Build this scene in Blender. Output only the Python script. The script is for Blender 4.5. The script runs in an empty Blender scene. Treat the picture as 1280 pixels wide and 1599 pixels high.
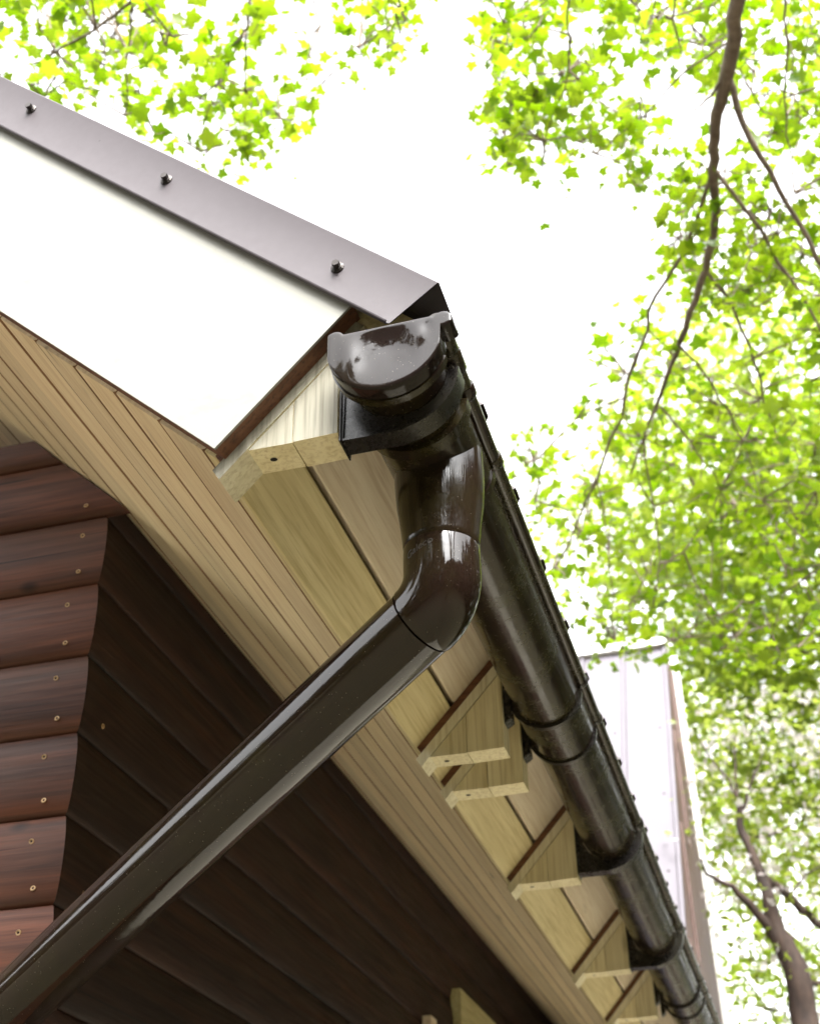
import bpy, bmesh, math, random
import numpy as np
from mathutils import Vector, Matrix, Euler

scene = bpy.context.scene
col = scene.collection
random.seed(7); rng = np.random.default_rng(11)
H = 1.45                                   # eye height above the ground

# ------------------------------------------------------------------ camera
cam_d = bpy.data.cameras.new('camera'); cam = bpy.data.objects.new('camera', cam_d); col.objects.link(cam)
YAW, PITCH, ROLL, FPX = 15.46, 123.89, -0.86, 2075.5
Rm = (Matrix.Rotation(math.radians(YAW), 3, 'Z') @ Matrix.Rotation(math.radians(PITCH), 3, 'X') @ Matrix.Rotation(math.radians(ROLL), 3, 'Z'))
cam.matrix_world = Matrix.Translation((0, 0, H)) @ Rm.to_4x4()
cam_d.sensor_fit = 'HORIZONTAL'; cam_d.sensor_width = 36.0; cam_d.lens = FPX / 1280 * 36
cam_d.clip_start = 0.05; cam_d.clip_end = 2000
cam_d.dof.use_dof = True; cam_d.dof.focus_distance = 1.50; cam_d.dof.aperture_fstop = 9.5
scene.camera = cam

# ------------------------------------------------------------------ sky, sun, exposure
SUN_DIR = Vector((0.30, -0.55, 0.78)).normalized()
SUN_EL = math.asin(SUN_DIR.z); SUN_AZ = math.atan2(SUN_DIR.x, SUN_DIR.y)
world = bpy.data.worlds.new('World'); scene.world = world; world.use_nodes = True
wn = world.node_tree; wn.nodes.clear()
sky = wn.nodes.new('ShaderNodeTexSky'); sky.sky_type = 'NISHITA'; sky.sun_disc = False
sky.sun_elevation = SUN_EL; sky.sun_rotation = SUN_AZ
sky.air_density = 1.0; sky.dust_density = 4.0; sky.ozone_density = 1.0
hs = wn.nodes.new('ShaderNodeHueSaturation'); hs.inputs['Saturation'].default_value = 0.06
bg = wn.nodes.new('ShaderNodeBackground'); bg.inputs['Strength'].default_value = 0.15
wo = wn.nodes.new('ShaderNodeOutputWorld')
wn.links.new(sky.outputs[0], hs.inputs['Color']); wn.links.new(hs.outputs[0], bg.inputs['Color']); wn.links.new(bg.outputs[0], wo.inputs['Surface'])
sun_d = bpy.data.lights.new('sun', 'SUN'); sun_d.energy = 0.5; sun_d.angle = math.radians(25); sun_d.color = (1.0, 0.965, 0.90)
sun = bpy.data.objects.new('sun', sun_d); col.objects.link(sun)
sun.rotation_euler = SUN_DIR.to_track_quat('Z', 'Y').to_euler(); sun.location = (3, -5, 12)
scene.view_settings.view_transform = 'Standard'; scene.view_settings.look = 'None'
scene.view_settings.exposure = 3.2; scene.view_settings.gamma = 1.0; scene.view_settings.use_curve_mapping = False

# ------------------------------------------------------------------ helpers
def ray(px, py):
    return Rm @ Vector(((px - 640) / FPX, -(py - 800) / FPX, -1.0)).normalized()
def at(px, py, dist):
    return Vector((0, 0, H)) + ray(px, py) * dist
def W(x, y, z): return (x, y, z + H)
T_ = (.673, .7396); N_ = (.7396, -.673)    # up the eave board / down the roof slope, in the XZ plane
def nt(n, t): return (T_[0] * t + N_[0] * n, T_[1] * t + N_[1] * n)

def thing(name, label, cat, loc, group=None):
    o = bpy.data.objects.new(name, None); col.objects.link(o); o.location = loc
    o.empty_display_size = 0.05
    o['label'] = label; o['category'] = cat
    if group: o['group'] = group
    return o
def wloc(o):
    v = Vector((0, 0, 0))
    while o is not None:
        v += o.location; o = o.parent
    return v
def obj(name, verts, faces, mat, parent=None, smooth=None, label=None, kind=None):
    """verts are world coordinates; the object's origin is its parent's origin"""
    off = wloc(parent) if parent else Vector((0, 0, 0))
    me = bpy.data.meshes.new(name)
    me.from_pydata([(v[0] - off.x, v[1] - off.y, v[2] - off.z) for v in verts], [], faces)
    bm = bmesh.new(); bm.from_mesh(me); bmesh.ops.recalc_face_normals(bm, faces=bm.faces); bm.to_mesh(me); bm.free()
    me.materials.append(mat)
    if smooth is not None:
        me.shade_smooth(); me.set_sharp_from_angle(angle=math.radians(smooth))
    o = bpy.data.objects.new(name, me); col.objects.link(o); o.parent = parent
    if label: o['label'] = label
    if kind: o['kind'] = kind
    return o
def ext(poly, y0, y1, f=None):
    """extrude a closed XZ polygon along Y; f maps (p, y) to a point"""
    n = len(poly); f = f or (lambda p, y: W(p[0], y, p[1]))
    v = [f(p, y0) for p in poly] + [f(p, y1) for p in poly]
    F = [tuple(range(n)), tuple(range(2 * n - 1, n - 1, -1))]
    F += [(i, (i + 1) % n, n + (i + 1) % n, n + i) for i in range(n)]
    return v, F
def merge(*parts):
    V, F = [], []
    for v, f in parts:
        o = len(V); V += list(v); F += [tuple(i + o for i in q) for q in f]
    return V, F
def strip(ringA, ringB, y0, y1, closed=False):
    """solid between two matching open outlines (outer, inner), extruded along Y"""
    n = len(ringA)
    v = [W(p[0], y0, p[1]) for p in ringA] + [W(p[0], y0, p[1]) for p in ringB] + [W(p[0], y1, p[1]) for p in ringA] + [W(p[0], y1, p[1]) for p in ringB]
    F = []
    for i in range(n - 1):
        a, b = i, i + 1
        F += [(a, b, n + b, n + a), (2 * n + a, 3 * n + a, 3 * n + b, 2 * n + b), (a, 2 * n + a, 2 * n + b, b), (n + a, n + b, 3 * n + b, 3 * n + a)]
    F += [(0, n, 3 * n, 2 * n), (n - 1, 3 * n - 1, 4 * n - 1, 2 * n - 1)]
    return v, F
def sweep(path, radii, seg=24, cap=True):
    path = [Vector(p) for p in path]; n = len(path)
    tang = []
    for i in range(n):
        a = path[max(0, i - 1)]; b = path[min(n - 1, i + 1)]; tang.append((b - a).normalized())
    up = Vector((0, 1, 0)) if abs(tang[0].y) < .9 else Vector((1, 0, 0))
    u = tang[0].cross(up).normalized(); V = []; F = []
    for i in range(n):
        u = (u - tang[i] * u.dot(tang[i])).normalized(); w = tang[i].cross(u)
        for k in range(seg):
            a = 2 * math.pi * k / seg
            V.append(path[i] + (u * math.cos(a) + w * math.sin(a)) * radii[i])
    for i in range(n - 1):
        for k in range(seg):
            k2 = (k + 1) % seg
            F.append((i * seg + k, i * seg + k2, (i + 1) * seg + k2, (i + 1) * seg + k))
    if cap:
        F.append(tuple(range(seg))); F.append(tuple(range((n - 1) * seg, n * seg)))
    return V, F
def box(x0, x1, y0, y1, z0, z1):
    return ext([(x0, z0), (x1, z0), (x1, z1), (x0, z1)], y0, y1)

# ------------------------------------------------------------------ materials
def new_mat(name):
    m = bpy.data.materials.new(name); m.use_nodes = True; nt_ = m.node_tree
    b = nt_.nodes['Principled BSDF']; return m, nt_, b
class NB:
    def __init__(s, tree): s.t = tree
    def n(s, typ, **kw):
        q = s.t.nodes.new(typ)
        for k, v in kw.items():
            if k in q.inputs: q.inputs[k].default_value = v
            else: setattr(q, k, v)
        return q
    def l(s, a, b): s.t.links.new(a, b)
    def coords(s, scale=(1, 1, 1), rnd=0.0):
        tc = s.n('ShaderNodeTexCoord'); mp = s.n('ShaderNodeMapping'); mp.inputs['Scale'].default_value = scale
        src = tc.outputs['Object']
        if rnd:
            oi = s.n('ShaderNodeObjectInfo'); mu = s.n('ShaderNodeMath', operation='MULTIPLY'); mu.inputs[1].default_value = rnd
            s.l(oi.outputs['Random'], mu.inputs[0]); ad = s.n('ShaderNodeVectorMath', operation='ADD')
            s.l(src, ad.inputs[0]); s.l(mu.outputs[0], ad.inputs[1]); src = ad.outputs[0]
        s.l(src, mp.inputs['Vector']); return mp.outputs[0]
    def noise(s, vec, scale=5, detail=4, rough=.55, dist=0):
        q = s.n('ShaderNodeTexNoise', Scale=scale, Detail=detail, Roughness=rough, Distortion=dist); s.l(vec, q.inputs['Vector']); return q.outputs['Fac']
    def ramp(s, fac, stops):
        r = s.n('ShaderNodeValToRGB'); e = r.color_ramp.elements
        while len(e) < len(stops): e.new(.5)
        for q, (p, c) in zip(e, stops):
            q.position = p; q.color = c if len(c) == 4 else (*c, 1)
        s.l(fac, r.inputs[0]); return r.outputs[0]
    def mix(s, fac, a, b, mode='MIX'):
        m = s.n('ShaderNodeMix', data_type='RGBA', blend_type=mode)
        for sock, val in ((m.inputs['Factor'], fac), (m.inputs['A'], a), (m.inputs['B'], b)):
            pass
        fs = [i for i in m.inputs if i.name == 'Factor' and i.type == 'VALUE'][0]
        As = [i for i in m.inputs if i.name == 'A' and i.type == 'RGBA'][0]; Bs = [i for i in m.inputs if i.name == 'B' and i.type == 'RGBA'][0]
        for sock, val in ((fs, fac), (As, a), (Bs, b)):
            if hasattr(val, 'is_linked') or hasattr(val, 'links'): s.l(val, sock)
            elif isinstance(val, (int, float)): sock.default_value = val
            else: sock.default_value = val if len(val) == 4 else (*val, 1)
        return [o for o in m.outputs if o.type == 'RGBA'][0]
    def bump(s, height, strength, dist, bsdf):
        b = s.n('ShaderNodeBump', Strength=strength, Distance=dist); s.l(height, b.inputs['Height']); s.l(b.outputs[0], bsdf.inputs['Normal'])
def bw(lo, hi): return [(lo, (0, 0, 0, 1)), (hi, (1, 1, 1, 1))]

def wood(name, c_lo, c_hi, c_dark, axis='Y', rough=.62, fleck=.35, tint=None, hue_var=.12):
    m, t, b = new_mat(name); q = NB(t)
    sc = {'X': (2.2, 60, 60), 'Y': (60, 2.2, 60), 'Z': (60, 60, 2.2)}[axis]
    v = q.coords(sc, 7.3)
    g = q.noise(v, 1.0, 5, .6, .6)
    sc2 = tuple(k * 3.2 for k in sc)
    v2 = q.coords(sc2, 3.1); fine = q.noise(v2, 1.0, 3, .6)
    base = q.ramp(g, [(.32, c_lo), (.68, c_hi)])
    lines = q.ramp(fine, bw(.52, .72))
    base = q.mix(q.ramp(fine, [(.47, (0, 0, 0, 1)), (.70, (.72, .72, .72, 1))]), base, c_dark)
    if fleck:
        v3 = q.coords({'X': (14, 70, 70), 'Y': (70, 14, 70), 'Z': (70, 70, 14)}[axis], 5.5)
        fl = q.noise(v3, .45, 2, .5)
        base = q.mix(q.ramp(fl, [(.70, (0, 0, 0, 1)), (.78, (fleck,) * 3 + (1,))]), base, tuple(k * .35 for k in c_dark))
    kv = q.n('ShaderNodeTexVoronoi', Scale=1.0); q.l(q.coords({'X': (2.4, 13, 13), 'Y': (13, 2.4, 13), 'Z': (13, 13, 5)}[axis], 11.0), kv.inputs['Vector'])
    sepc = q.n('ShaderNodeSeparateColor'); q.l(kv.outputs['Color'], sepc.inputs[0])
    kg = q.ramp(sepc.outputs[0], [(.80, (0, 0, 0, 1)), (.84, (.75, .75, .75, 1))])
    kd = q.ramp(kv.outputs['Distance'], [(.05, (1, 1, 1, 1)), (.16, (0, 0, 0, 1))])
    base = q.mix(q.mix(1.0, kg, kd, 'MULTIPLY'), base, tuple(k_ * .45 for k_ in c_dark))
    if tint:
        v4 = q.coords((5, 1.6, 5), 2.0); tn = q.noise(v4, 1.0, 3)
        base = q.mix(q.ramp(tn, [(.42, (0, 0, 0, 1)), (.66, (.8, .8, .8, 1))]), base, tint)
    oi = q.n('ShaderNodeObjectInfo'); mr = q.n('ShaderNodeMapRange'); mr.inputs['To Min'].default_value = 1 - hue_var; mr.inputs['To Max'].default_value = 1 + hue_var
    q.l(oi.outputs['Random'], mr.inputs['Value'])
    hsv = q.n('ShaderNodeHueSaturation'); q.l(base, hsv.inputs['Color']); q.l(mr.outputs[0], hsv.inputs['Value'])
    q.l(hsv.outputs[0], b.inputs['Base Color']); b.inputs['Roughness'].default_value = rough
    q.bump(fine, .25, .002, b)
    return m

def stained(name, axis, k=1.0, ro=.30):
    m, t, b = new_mat(name); q = NB(t)
    sc = {'X': (1.6, 40, 40), 'Y': (40, 1.6, 40)}[axis]
    g = q.noise(q.coords(sc, 9.1), 1.0, 5, .62, .5)
    fine = q.noise(q.coords(tuple(k * 3.5 for k in sc), 4.2), 1.0, 3, .6)
    base = q.ramp(g, [(.30, tuple(k * c for c in (.034, .013, .008))), (.50, tuple(k * c for c in (.100, .036, .020))), (.72, tuple(k * c for c in (.20, .066, .031)))])
    base = q.mix(q.ramp(fine, [(.5, (0, 0, 0, 1)), (.75, (.5, .5, .5, 1))]), base, tuple(k * c for c in (.018, .009, .006)))
    big = q.noise(q.coords((3, 3, 9), 3.3), 1.0, 2)
    base = q.mix(q.ramp(big, [(.45, (0, 0, 0, 1)), (.7, (.5, .5, .5, 1))]), base, tuple(k * c for c in (.095, .055, .042)))
    kn = q.n('ShaderNodeTexVoronoi', Scale=1.0); q.l(q.coords((6, 6, 11) if axis == 'X' else (6, 6, 11), 2.7), kn.inputs['Vector'])
    base = q.mix(q.ramp(kn.outputs['Distance'], [(.04, (.8, .8, .8, 1)), (.13, (0, 0, 0, 1))]), base, (.016, .008, .006))
    ck = q.noise(q.coords((2.2, 130, 130) if axis == 'X' else (130, 2.2, 130), 6.1), .55, 2, .5)
    base = q.mix(q.ramp(ck, [(.68, (0, 0, 0, 1)), (.71, (.85, .85, .85, 1))]), base, (.006, .004, .003))
    q.l(base, b.inputs['Base Color'])
    rr = q.ramp(fine, [(.3, (ro,) * 3 + (1,)), (.7, (ro + .16,) * 3 + (1,))]); q.l(rr, b.inputs['Roughness'])
    b.inputs['Specular IOR Level'].default_value = .25
    q.bump(fine, .35, .0015, b)
    return m

def plastic(name, algae=.6, rough=.16, streak=False, base=(.030, .021, .017)):
    m, t, b = new_mat(name); q = NB(t)
    v = q.coords((1, 1, 1), 1.3)
    a1 = q.noise(v, 14, 6, .65); a2 = q.noise(v, 160, 3, .6)
    mask = q.ramp(a1, [(.42, (0, 0, 0, 1)), (.70, (algae,) * 3 + (1,))])
    c = q.mix(mask, base, (.034, .031, .006))
    sp = q.n('ShaderNodeTexVoronoi', Scale=210.0); q.l(v, sp.inputs['Vector'])
    spm = q.ramp(sp.outputs['Distance'], [(.06, (.7, .7, .7, 1)), (.13, (0, 0, 0, 1))])
    gate = q.ramp(q.noise(v, 30, 2), [(.44, (0, 0, 0, 1)), (.56, (1, 1, 1, 1))])
    spk = q.mix(1.0, spm, gate, 'MULTIPLY')
    c = q.mix(spk, c, (.22, .20, .16))
    q.l(c, b.inputs['Base Color'])
    r = q.mix(mask, (rough,) * 3, (rough + .2,) * 3)
    dirt = q.ramp(a2, [(.45, (0, 0, 0, 1)), (.8, (.12, .12, .12, 1))])
    r2 = q.mix(1.0, r, dirt, 'ADD'); q.l(r2, b.inputs['Roughness'])
    b.inputs['IOR'].default_value = 1.46
    if streak:
        s = q.noise(q.coords((260, 260, 3)), 1.0, 3, .6); q.bump(s, .35, .0012, b)
    else:
        s = q.noise(v, 35, 3, .5); q.bump(s, .10, .002, b)
    return m

def metal_paint(name, c, rough=.45, spec_dirt=(.10, .08, .07), var=.06, rv=.03):
    m, t, b = new_mat(name); q = NB(t)
    v = q.coords((1, 1, 1), 0)
    n1 = q.noise(v, 6, 5, .6)
    base = q.mix(q.ramp(n1, [(.35, (0, 0, 0, 1)), (.7, (1, 1, 1, 1))]), tuple(k * (1 - var) for k in c), tuple(min(.95, k * (1 + var)) for k in c))
    sp = q.n('ShaderNodeTexVoronoi', Scale=38.0); q.l(v, sp.inputs['Vector'])
    spm = q.ramp(sp.outputs['Distance'], [(.045, (.8, .8, .8, 1)), (.075, (0, 0, 0, 1))])
    gate = q.ramp(q.noise(v, 17, 2), [(.56, (0, 0, 0, 1)), (.60, (1, 1, 1, 1))])
    base = q.mix(q.mix(1.0, spm, gate, 'MULTIPLY'), base, spec_dirt)
    st = q.ramp(q.noise(q.coords((9, 9, 16)), 1.0, 6, .7), [(.60, (0, 0, 0, 1)), (.78, (.45, .45, .45, 1))])
    base = q.mix(st, base, tuple(k * f for k, f in zip(c, (.72, .69, .56))))
    q.l(base, b.inputs['Base Color']); b.inputs['Specular IOR Level'].default_value = .25
    rr = q.ramp(q.noise(v, 90, 3), [(.3, (rough - rv,) * 3 + (1,)), (.7, (rough + rv,) * 3 + (1,))]); q.l(rr, b.inputs['Roughness'])
    return m
def plain(name, c, rough=.5, metal=0.0):
    m, t, b = new_mat(name); q = NB(t)
    n1 = q.noise(q.coords((1, 1, 1), 1.0), 40, 4)
    base = q.mix(q.ramp(n1, bw(.3, .7)), tuple(k * .82 for k in c), tuple(min(1, k * 1.15) for k in c))
    q.l(base, b.inputs['Base Color']); b.inputs['Roughness'].default_value = rough; b.inputs['Metallic'].default_value = metal
    return m
def leaf_mat(name, c1, c2, trans=.6):
    m = bpy.data.materials.new(name); m.use_nodes = True; t = m.node_tree; t.nodes.clear(); q = NB(t)
    geo = q.n('ShaderNodeNewGeometry'); tc = q.n('ShaderNodeTexCoord')
    at_ = q.n('ShaderNodeAttribute'); at_.attribute_name = 'tone'
    oi = q.n('ShaderNodeObjectInfo')
    ad = q.n('ShaderNodeMath', operation='ADD'); q.l(at_.outputs['Fac'], ad.inputs[0]); q.l(oi.outputs['Random'], ad.inputs[1])
    fr = q.n('ShaderNodeMath', operation='FRACT'); q.l(ad.outputs[0], fr.inputs[0])
    c = q.ramp(fr.outputs[0], [(0, c1), (1, c2)])
    d = q.n('ShaderNodeBsdfDiffuse'); tr = q.n('ShaderNodeBsdfTranslucent'); gl = q.n('ShaderNodeBsdfGlossy', Roughness=.35)
    q.l(c, d.inputs['Color']); hsn = q.n('ShaderNodeHueSaturation', Value=1.55, Saturation=1.1); q.l(c, hsn.inputs['Color']); q.l(hsn.outputs[0], tr.inputs['Color'])
    mx = q.n('ShaderNodeMixShader', Fac=trans); q.l(d.outputs[0], mx.inputs[1]); q.l(tr.outputs[0], mx.inputs[2])
    m2 = q.n('ShaderNodeMixShader', Fac=.04); q.l(mx.outputs[0], m2.inputs[1]); q.l(gl.outputs[0], m2.inputs[2])
    o = q.n('ShaderNodeOutputMaterial'); q.l(m2.outputs[0], o.inputs['Surface'])
    return m
def bark(name, c1, c2):
    m, t, b = new_mat(name); q = NB(t)
    n1 = q.noise(q.coords((18, 18, 7)), 1.5, 6, .65)
    q.l(q.ramp(n1, [(.3, c1), (.7, c2)]), b.inputs['Base Color']); b.inputs['Roughness'].default_value = .85
    q.bump(n1, .6, .01, b); return m

M = {}
M['soffit'] = wood('soffit_pine', (.70, .56, .35), (.82, .69, .46), (.58, .42, .23), 'Y', fleck=.6)
M['fascia_low'] = wood('fascia_green_pine', (.58, .48, .25), (.72, .62, .36), (.44, .34, .15), 'Y', fleck=.35)
M['fascia_up'] = wood('fascia_pale_pine', (.66, .55, .40), (.76, .66, .51), (.52, .39, .25), 'Y', fleck=.35)
M['block'] = wood('block_pine', (.72, .63, .39), (.82, .74, .50), (.50, .40, .20), 'Z', fleck=.3)
M['block_strip'] = wood('block_strip_pine', (.70, .64, .46), (.82, .76, .58), (.5, .42, .24), 'Z', fleck=.15)
M['batten'] = wood('brown_batten', (.12, .045, .020), (.19, .080, .038), (.04, .016, .009), 'X', fleck=.2)
M['tongue'] = wood('tongue_brown', (.17, .085, .036), (.25, .13, .06), (.09, .04, .02), 'Y', fleck=.2)  # darker brown for the plank grooves and tongues
M['bleached'] = wood('bleached_pine', (.24, .225, .165), (.32, .30, .23), (.10, .085, .05), 'Z', fleck=.9)
M['casing'] = wood('casing_pine', (.40, .36, .17), (.50, .45, .24), (.2, .16, .07), 'Y', fleck=.1)
M['log_x'] = stained('stained_log_front', 'X', 1.0, .42); M['log_y'] = stained('stained_log_side_shaded', 'Y', .22, .55)  # side logs: same stain, darkened to paint in the shade under the eave
M['gutter'] = plastic('gutter_plastic', .8, .15, base=(.0150, .0085, .0058))
M['clean'] = plastic('downpipe_plastic', .28, .06, base=(.0145, .0080, .0056))
M['cone'] = plastic('outlet_plastic', .4, .08, streak=True, base=(.0145, .0080, .0056))
M['cap'] = plastic('cap_plastic', .12, .05, base=(.012, .008, .007))
M['cap'].node_tree.nodes['Principled BSDF'].inputs['Specular IOR Level'].default_value = .32
M['black'] = plastic('bracket_plastic', .25, .25, base=(.012, .010, .009))
M['white'] = metal_paint('white_sheet', (.270, .265, .232), .42, (.25, .24, .2), .01)
M['flash'] = metal_paint('brown_grey_metal', (.056, .046, .050), .55, (.016, .013, .012), .03)
M['roofmetal'] = metal_paint('dark_roof_metal', (.06, .048, .045), .4)
M['lilac'] = metal_paint('pale_lilac_metal', (.108, .098, .111), .55, (.2, .18, .2), .04)
M['brownboard'] = plain('brown_board', (.085, .047, .036), .6)
M['whitetrim'] = plain('white_trim', (.78, .78, .74), .5)
M['screw'] = plain('dark_screw', (.045, .038, .034), .4, .6)
M['brass'] = plain('brass_screw', (.50, .33, .17), .45, .3)
M['hole'] = plain('dark_hole', (.012, .010, .008), .8)
M['glass'] = plain('window_glass', (.02, .025, .03), .05)
M['text'] = plain('raised_lettering', (.050, .044, .038), .4)
M['leaf'] = leaf_mat('maple_leaf', (.080, .145, .012), (.190, .250, .030), .70)
M['leaf_far'] = leaf_mat('far_leaf', (.135, .200, .024), (.235, .280, .055), .70)
M['leaf_wood'] = leaf_mat('woodland_leaf', (.028, .036, .010), (.055, .068, .022), .4)
M['leaf_apple'] = leaf_mat('apple_leaf', (.11, .15, .022), (.19, .22, .05), .6)
M['petal'] = leaf_mat('blossom_petal', (.42, .37, .37), (.52, .50, .48), .4)
M['bark_maple'] = bark('maple_bark', (.095, .068, .047), (.25, .195, .145))
M['bark_apple'] = bark('apple_bark', (.014, .008, .006), (.060, .036, .025))
mg, tg, bgd = new_mat('lawn'); qg = NB(tg)
gn = qg.noise(qg.coords((1, 1, 1)), 3, 8, .7)
qg.l(qg.ramp(gn, [(.3, (.062, .054, .030)), (.7, (.12, .105, .062))]), bgd.inputs['Base Color']); bgd.inputs['Roughness'].default_value = .9

# ------------------------------------------------------------------ ground
g = obj('ground', [(-400, -400, 0), (400, -400, 0), (400, 400, 0), (-400, 400, 0)], [(0, 1, 2, 3)], mg); g['kind'] = 'structure'

mp_, tp_, bp_ = new_mat('bounce_slab_pale'); qp = NB(tp_)
pn = qp.noise(qp.coords((1, 1, 1)), 6, 6, .6); qp.l(qp.ramp(pn, [(.3, (.36, .33, .26)), (.7, (.46, .43, .35))]), bp_.inputs['Base Color']); bp_.inputs['Roughness'].default_value = .85
pav = obj('bounce_slab', *box(-.94, .45, 1.95, 7.0, -H - .05, -H + .06), mp_); pav['kind'] = 'structure'  # unseen pale slab, added to bounce light up onto the soffit

# ------------------------------------------------------------------ the log cabin
XC, YF = -.9645, 1.616                     # wall corner
PITCH_Z, Z0 = .1283, 1.0905                # log course height, a seam
YB = 6.4; XL = -4.45
cabin = thing('log_cabin', 'brown log cabin with pale timber eaves and a white gable board', 'cabin', (XC, YF, 0))
prof = [(0.004, 0.0), (.03, .0045), (.10, .0085), (.22, .0118), (.40, .0135), (.58, .0130), (.75, .0105), (.88, .0068), (.96, .0030), (.992, 0.0)]
def soffit_x(z): return (.2836 - .7396 * z) / .673 - .004
def screw_ring(name, loc, nrm, r=.0043, parent=None, mat=None):
    nrm = Vector(nrm).normalized(); u = nrm.orthogonal().normalized(); w = nrm.cross(u); V = []; F = []; S = 12
    for rr, h in ((r * .45, -.0006), (r * .50, .0010), (r * .85, .0012), (r, 0.0)):
        for k in range(S):
            a = 2 * math.pi * k / S; V.append(Vector(loc) + u * math.cos(a) * rr + w * math.sin(a) * rr + nrm * h)
    for j in range(3):
        for k in range(S): F.append((j * S + k, j * S + (k + 1) % S, (j + 1) * S + (k + 1) % S, (j + 1) * S + k))
    o = obj(name, V, F, mat or M['brass'], parent, 60)
    c0 = len(V)
    h = obj('screw_recess', [Vector(loc) + u * math.cos(2 * math.pi * k / 8) * r * .47 + w * math.sin(2 * math.pi * k / 8) * r * .47 - nrm * .0003 for k in range(8)], [tuple(range(8))], M['hole'], parent)
    return o
def log_front(zb, zt_cut=None):
    pts = []
    for s, bu in prof:
        z = zb + s * PITCH_Z
        if zt_cut and z > zt_cut: continue
        pts.append((z, bu))
    V = []; n = len(pts)
    zt = pts[-1][0]
    top = zb > 1.20
    for z, bu in pts: V.append(W(soffit_x(z) if top else min(XC + bu, soffit_x(z)), YF - bu, z))
    bk = .004 if top else .03; V.append(W(soffit_x(zt) if top else min(XC, soffit_x(zt)) - .03, YF + bk, zt)); V.append(W(soffit_x(zb) if top else min(XC, soffit_x(zb)) - .03, YF + bk, zb + .0005))
    m = len(V)
    for z, bu in pts: V.append(W(XL, YF - bu, z))
    V.append(W(XL, YF + .03, zt)); V.append(W(XL, YF + .03, zb + .0005))
    F = [tuple(range(m)), tuple(range(2 * m - 1, m - 1, -1))] + [(i, (i + 1) % m, m + (i + 1) % m, m + i) for i in range(m)]
    return obj('log_plank', V, F, M['log_x'], cabin, 40)
def log_side(zb):
    pts = [(zb + s * PITCH_Z, bu) for s, bu in prof if zb + s * PITCH_Z < 1.262]
    if len(pts) < 3: return None
    zt = pts[-1][0]; V = []
    for z, bu in pts: V.append(W(XC + bu, YF - bu + .0004, z))
    V.append(W(XC - .03, YF + .03, zt)); V.append(W(XC - .03, YF + .03, zb + .0005)); m = len(V)
    for z, bu in pts: V.append(W(XC + bu, YB, z))
    V.append(W(XC - .03, YB, zt)); V.append(W(XC - .03, YB, zb + .0005))
    F = [tuple(range(m)), tuple(range(2 * m - 1, m - 1, -1))] + [(i, (i + 1) % m, m + (i + 1) % m, m + i) for i in range(m)]
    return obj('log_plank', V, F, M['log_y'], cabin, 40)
def bulge(s):
    for (a, b), (c, d) in zip(prof, prof[1:]):
        if a <= s <= c: return b + (d - b) * (s - a) / (c - a)
    return 0
k0 = -int((Z0 + H) / PITCH_Z)
for k in range(k0, 3):
    zb = Z0 + k * PITCH_Z
    lf = log_front(zb, 1.403 if k == 2 else None); ls = log_side(zb)
    if k >= -5 and k < 2:
        for s, dx in ((.17, random.uniform(-.036, -.024)), (.70, random.uniform(-.042, -.030))):
            e = .002; sl = (bulge(s + .04) - bulge(s - .04)) / (.08 * PITCH_Z)
            xx = XC + dx
            if k >= 1 and s > .5: continue
            screw_ring('screw', W(xx, YF - bulge(s) - .0004, zb + s * PITCH_Z), (0, -1, -(-sl)), parent=lf)
        if ls and k in (-2, -4):
            s = .24; screw_ring('screw', W(XC + bulge(s) + .0004, YF + random.uniform(.03, .08), zb + s * PITCH_Z), (1, 0, -.1), parent=ls)
# the gable above the top log is set back
for k in range(3, 15):
    zb = Z0 + k * PITCH_Z - .05
    obj('gable_plank', *box(XL, min(XC, soffit_x(zb)), 2.02, 2.05, zb, zb + PITCH_Z - .002), M['log_x'], cabin)
obj('wall_plate', *box(XL, soffit_x(1.403) - .02, YF + .032, 2.018, 1.375, 1.400), M['log_x'], cabin)
# remaining walls of the cabin
obj('back_wall', *box(XL, XC - .035, YB - .1, YB - .002, -H, 1.262), M['log_x'], cabin)
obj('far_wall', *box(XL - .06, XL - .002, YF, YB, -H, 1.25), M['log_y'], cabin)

# roof: planks under the slope, running along the eave
YR0, YR1 = 1.0515, 6.8
NR = -4.14
def plank_poly(a, b, t0, th=.018, ch=.0012, gap=.0010):
    return [nt(a - gap, t0 + th), nt(a - gap, t0 + .0028), nt(a - .0042, t0), nt(b + ch + gap, t0), nt(b + gap, t0 + ch * 1.2), nt(b + gap, t0 + th)]
n_edge = -.962; i = 0
while n_edge - .08 > NR:
    w_ = .0795 + (.0015 if i % 2 else -.0005)
    dt = random.uniform(-.0008, .0008)
    sp_ = obj('soffit_plank', *ext(plank_poly(n_edge, n_edge - w_, .2836 + dt), YR0, YR1), M['soffit'], cabin)
    e_ = n_edge - w_
    sp_.data.materials.append(M['tongue'])    # darker brown on the planed groove faces
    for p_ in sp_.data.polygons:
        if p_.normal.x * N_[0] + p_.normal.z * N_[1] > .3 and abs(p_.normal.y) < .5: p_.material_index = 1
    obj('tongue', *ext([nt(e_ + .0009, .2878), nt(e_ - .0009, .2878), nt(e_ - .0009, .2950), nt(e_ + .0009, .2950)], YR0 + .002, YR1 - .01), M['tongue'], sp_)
    n_edge -= w_; i += 1
# eave boards across the rafter ends
def board(a_n, b_n, t0, t1, ch=.002):
    return [nt(a_n, t0 + ch), nt(a_n - ch, t0), nt(b_n, t0), nt(b_n, t1), nt(a_n - ch, t1), nt(a_n, t1 - ch)]
obj('fascia_board', *ext(board(-.943, -.9612, .2842, .3690), YR0, YR1), M['fascia_low'], cabin, label='lower yellow-green eave board')
obj('fascia_board', *ext(board(-.9435, -.9612, .3768, .5020), YR0, YR1), M['fascia_up'], cabin, label='upper pinkish eave board')
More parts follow.
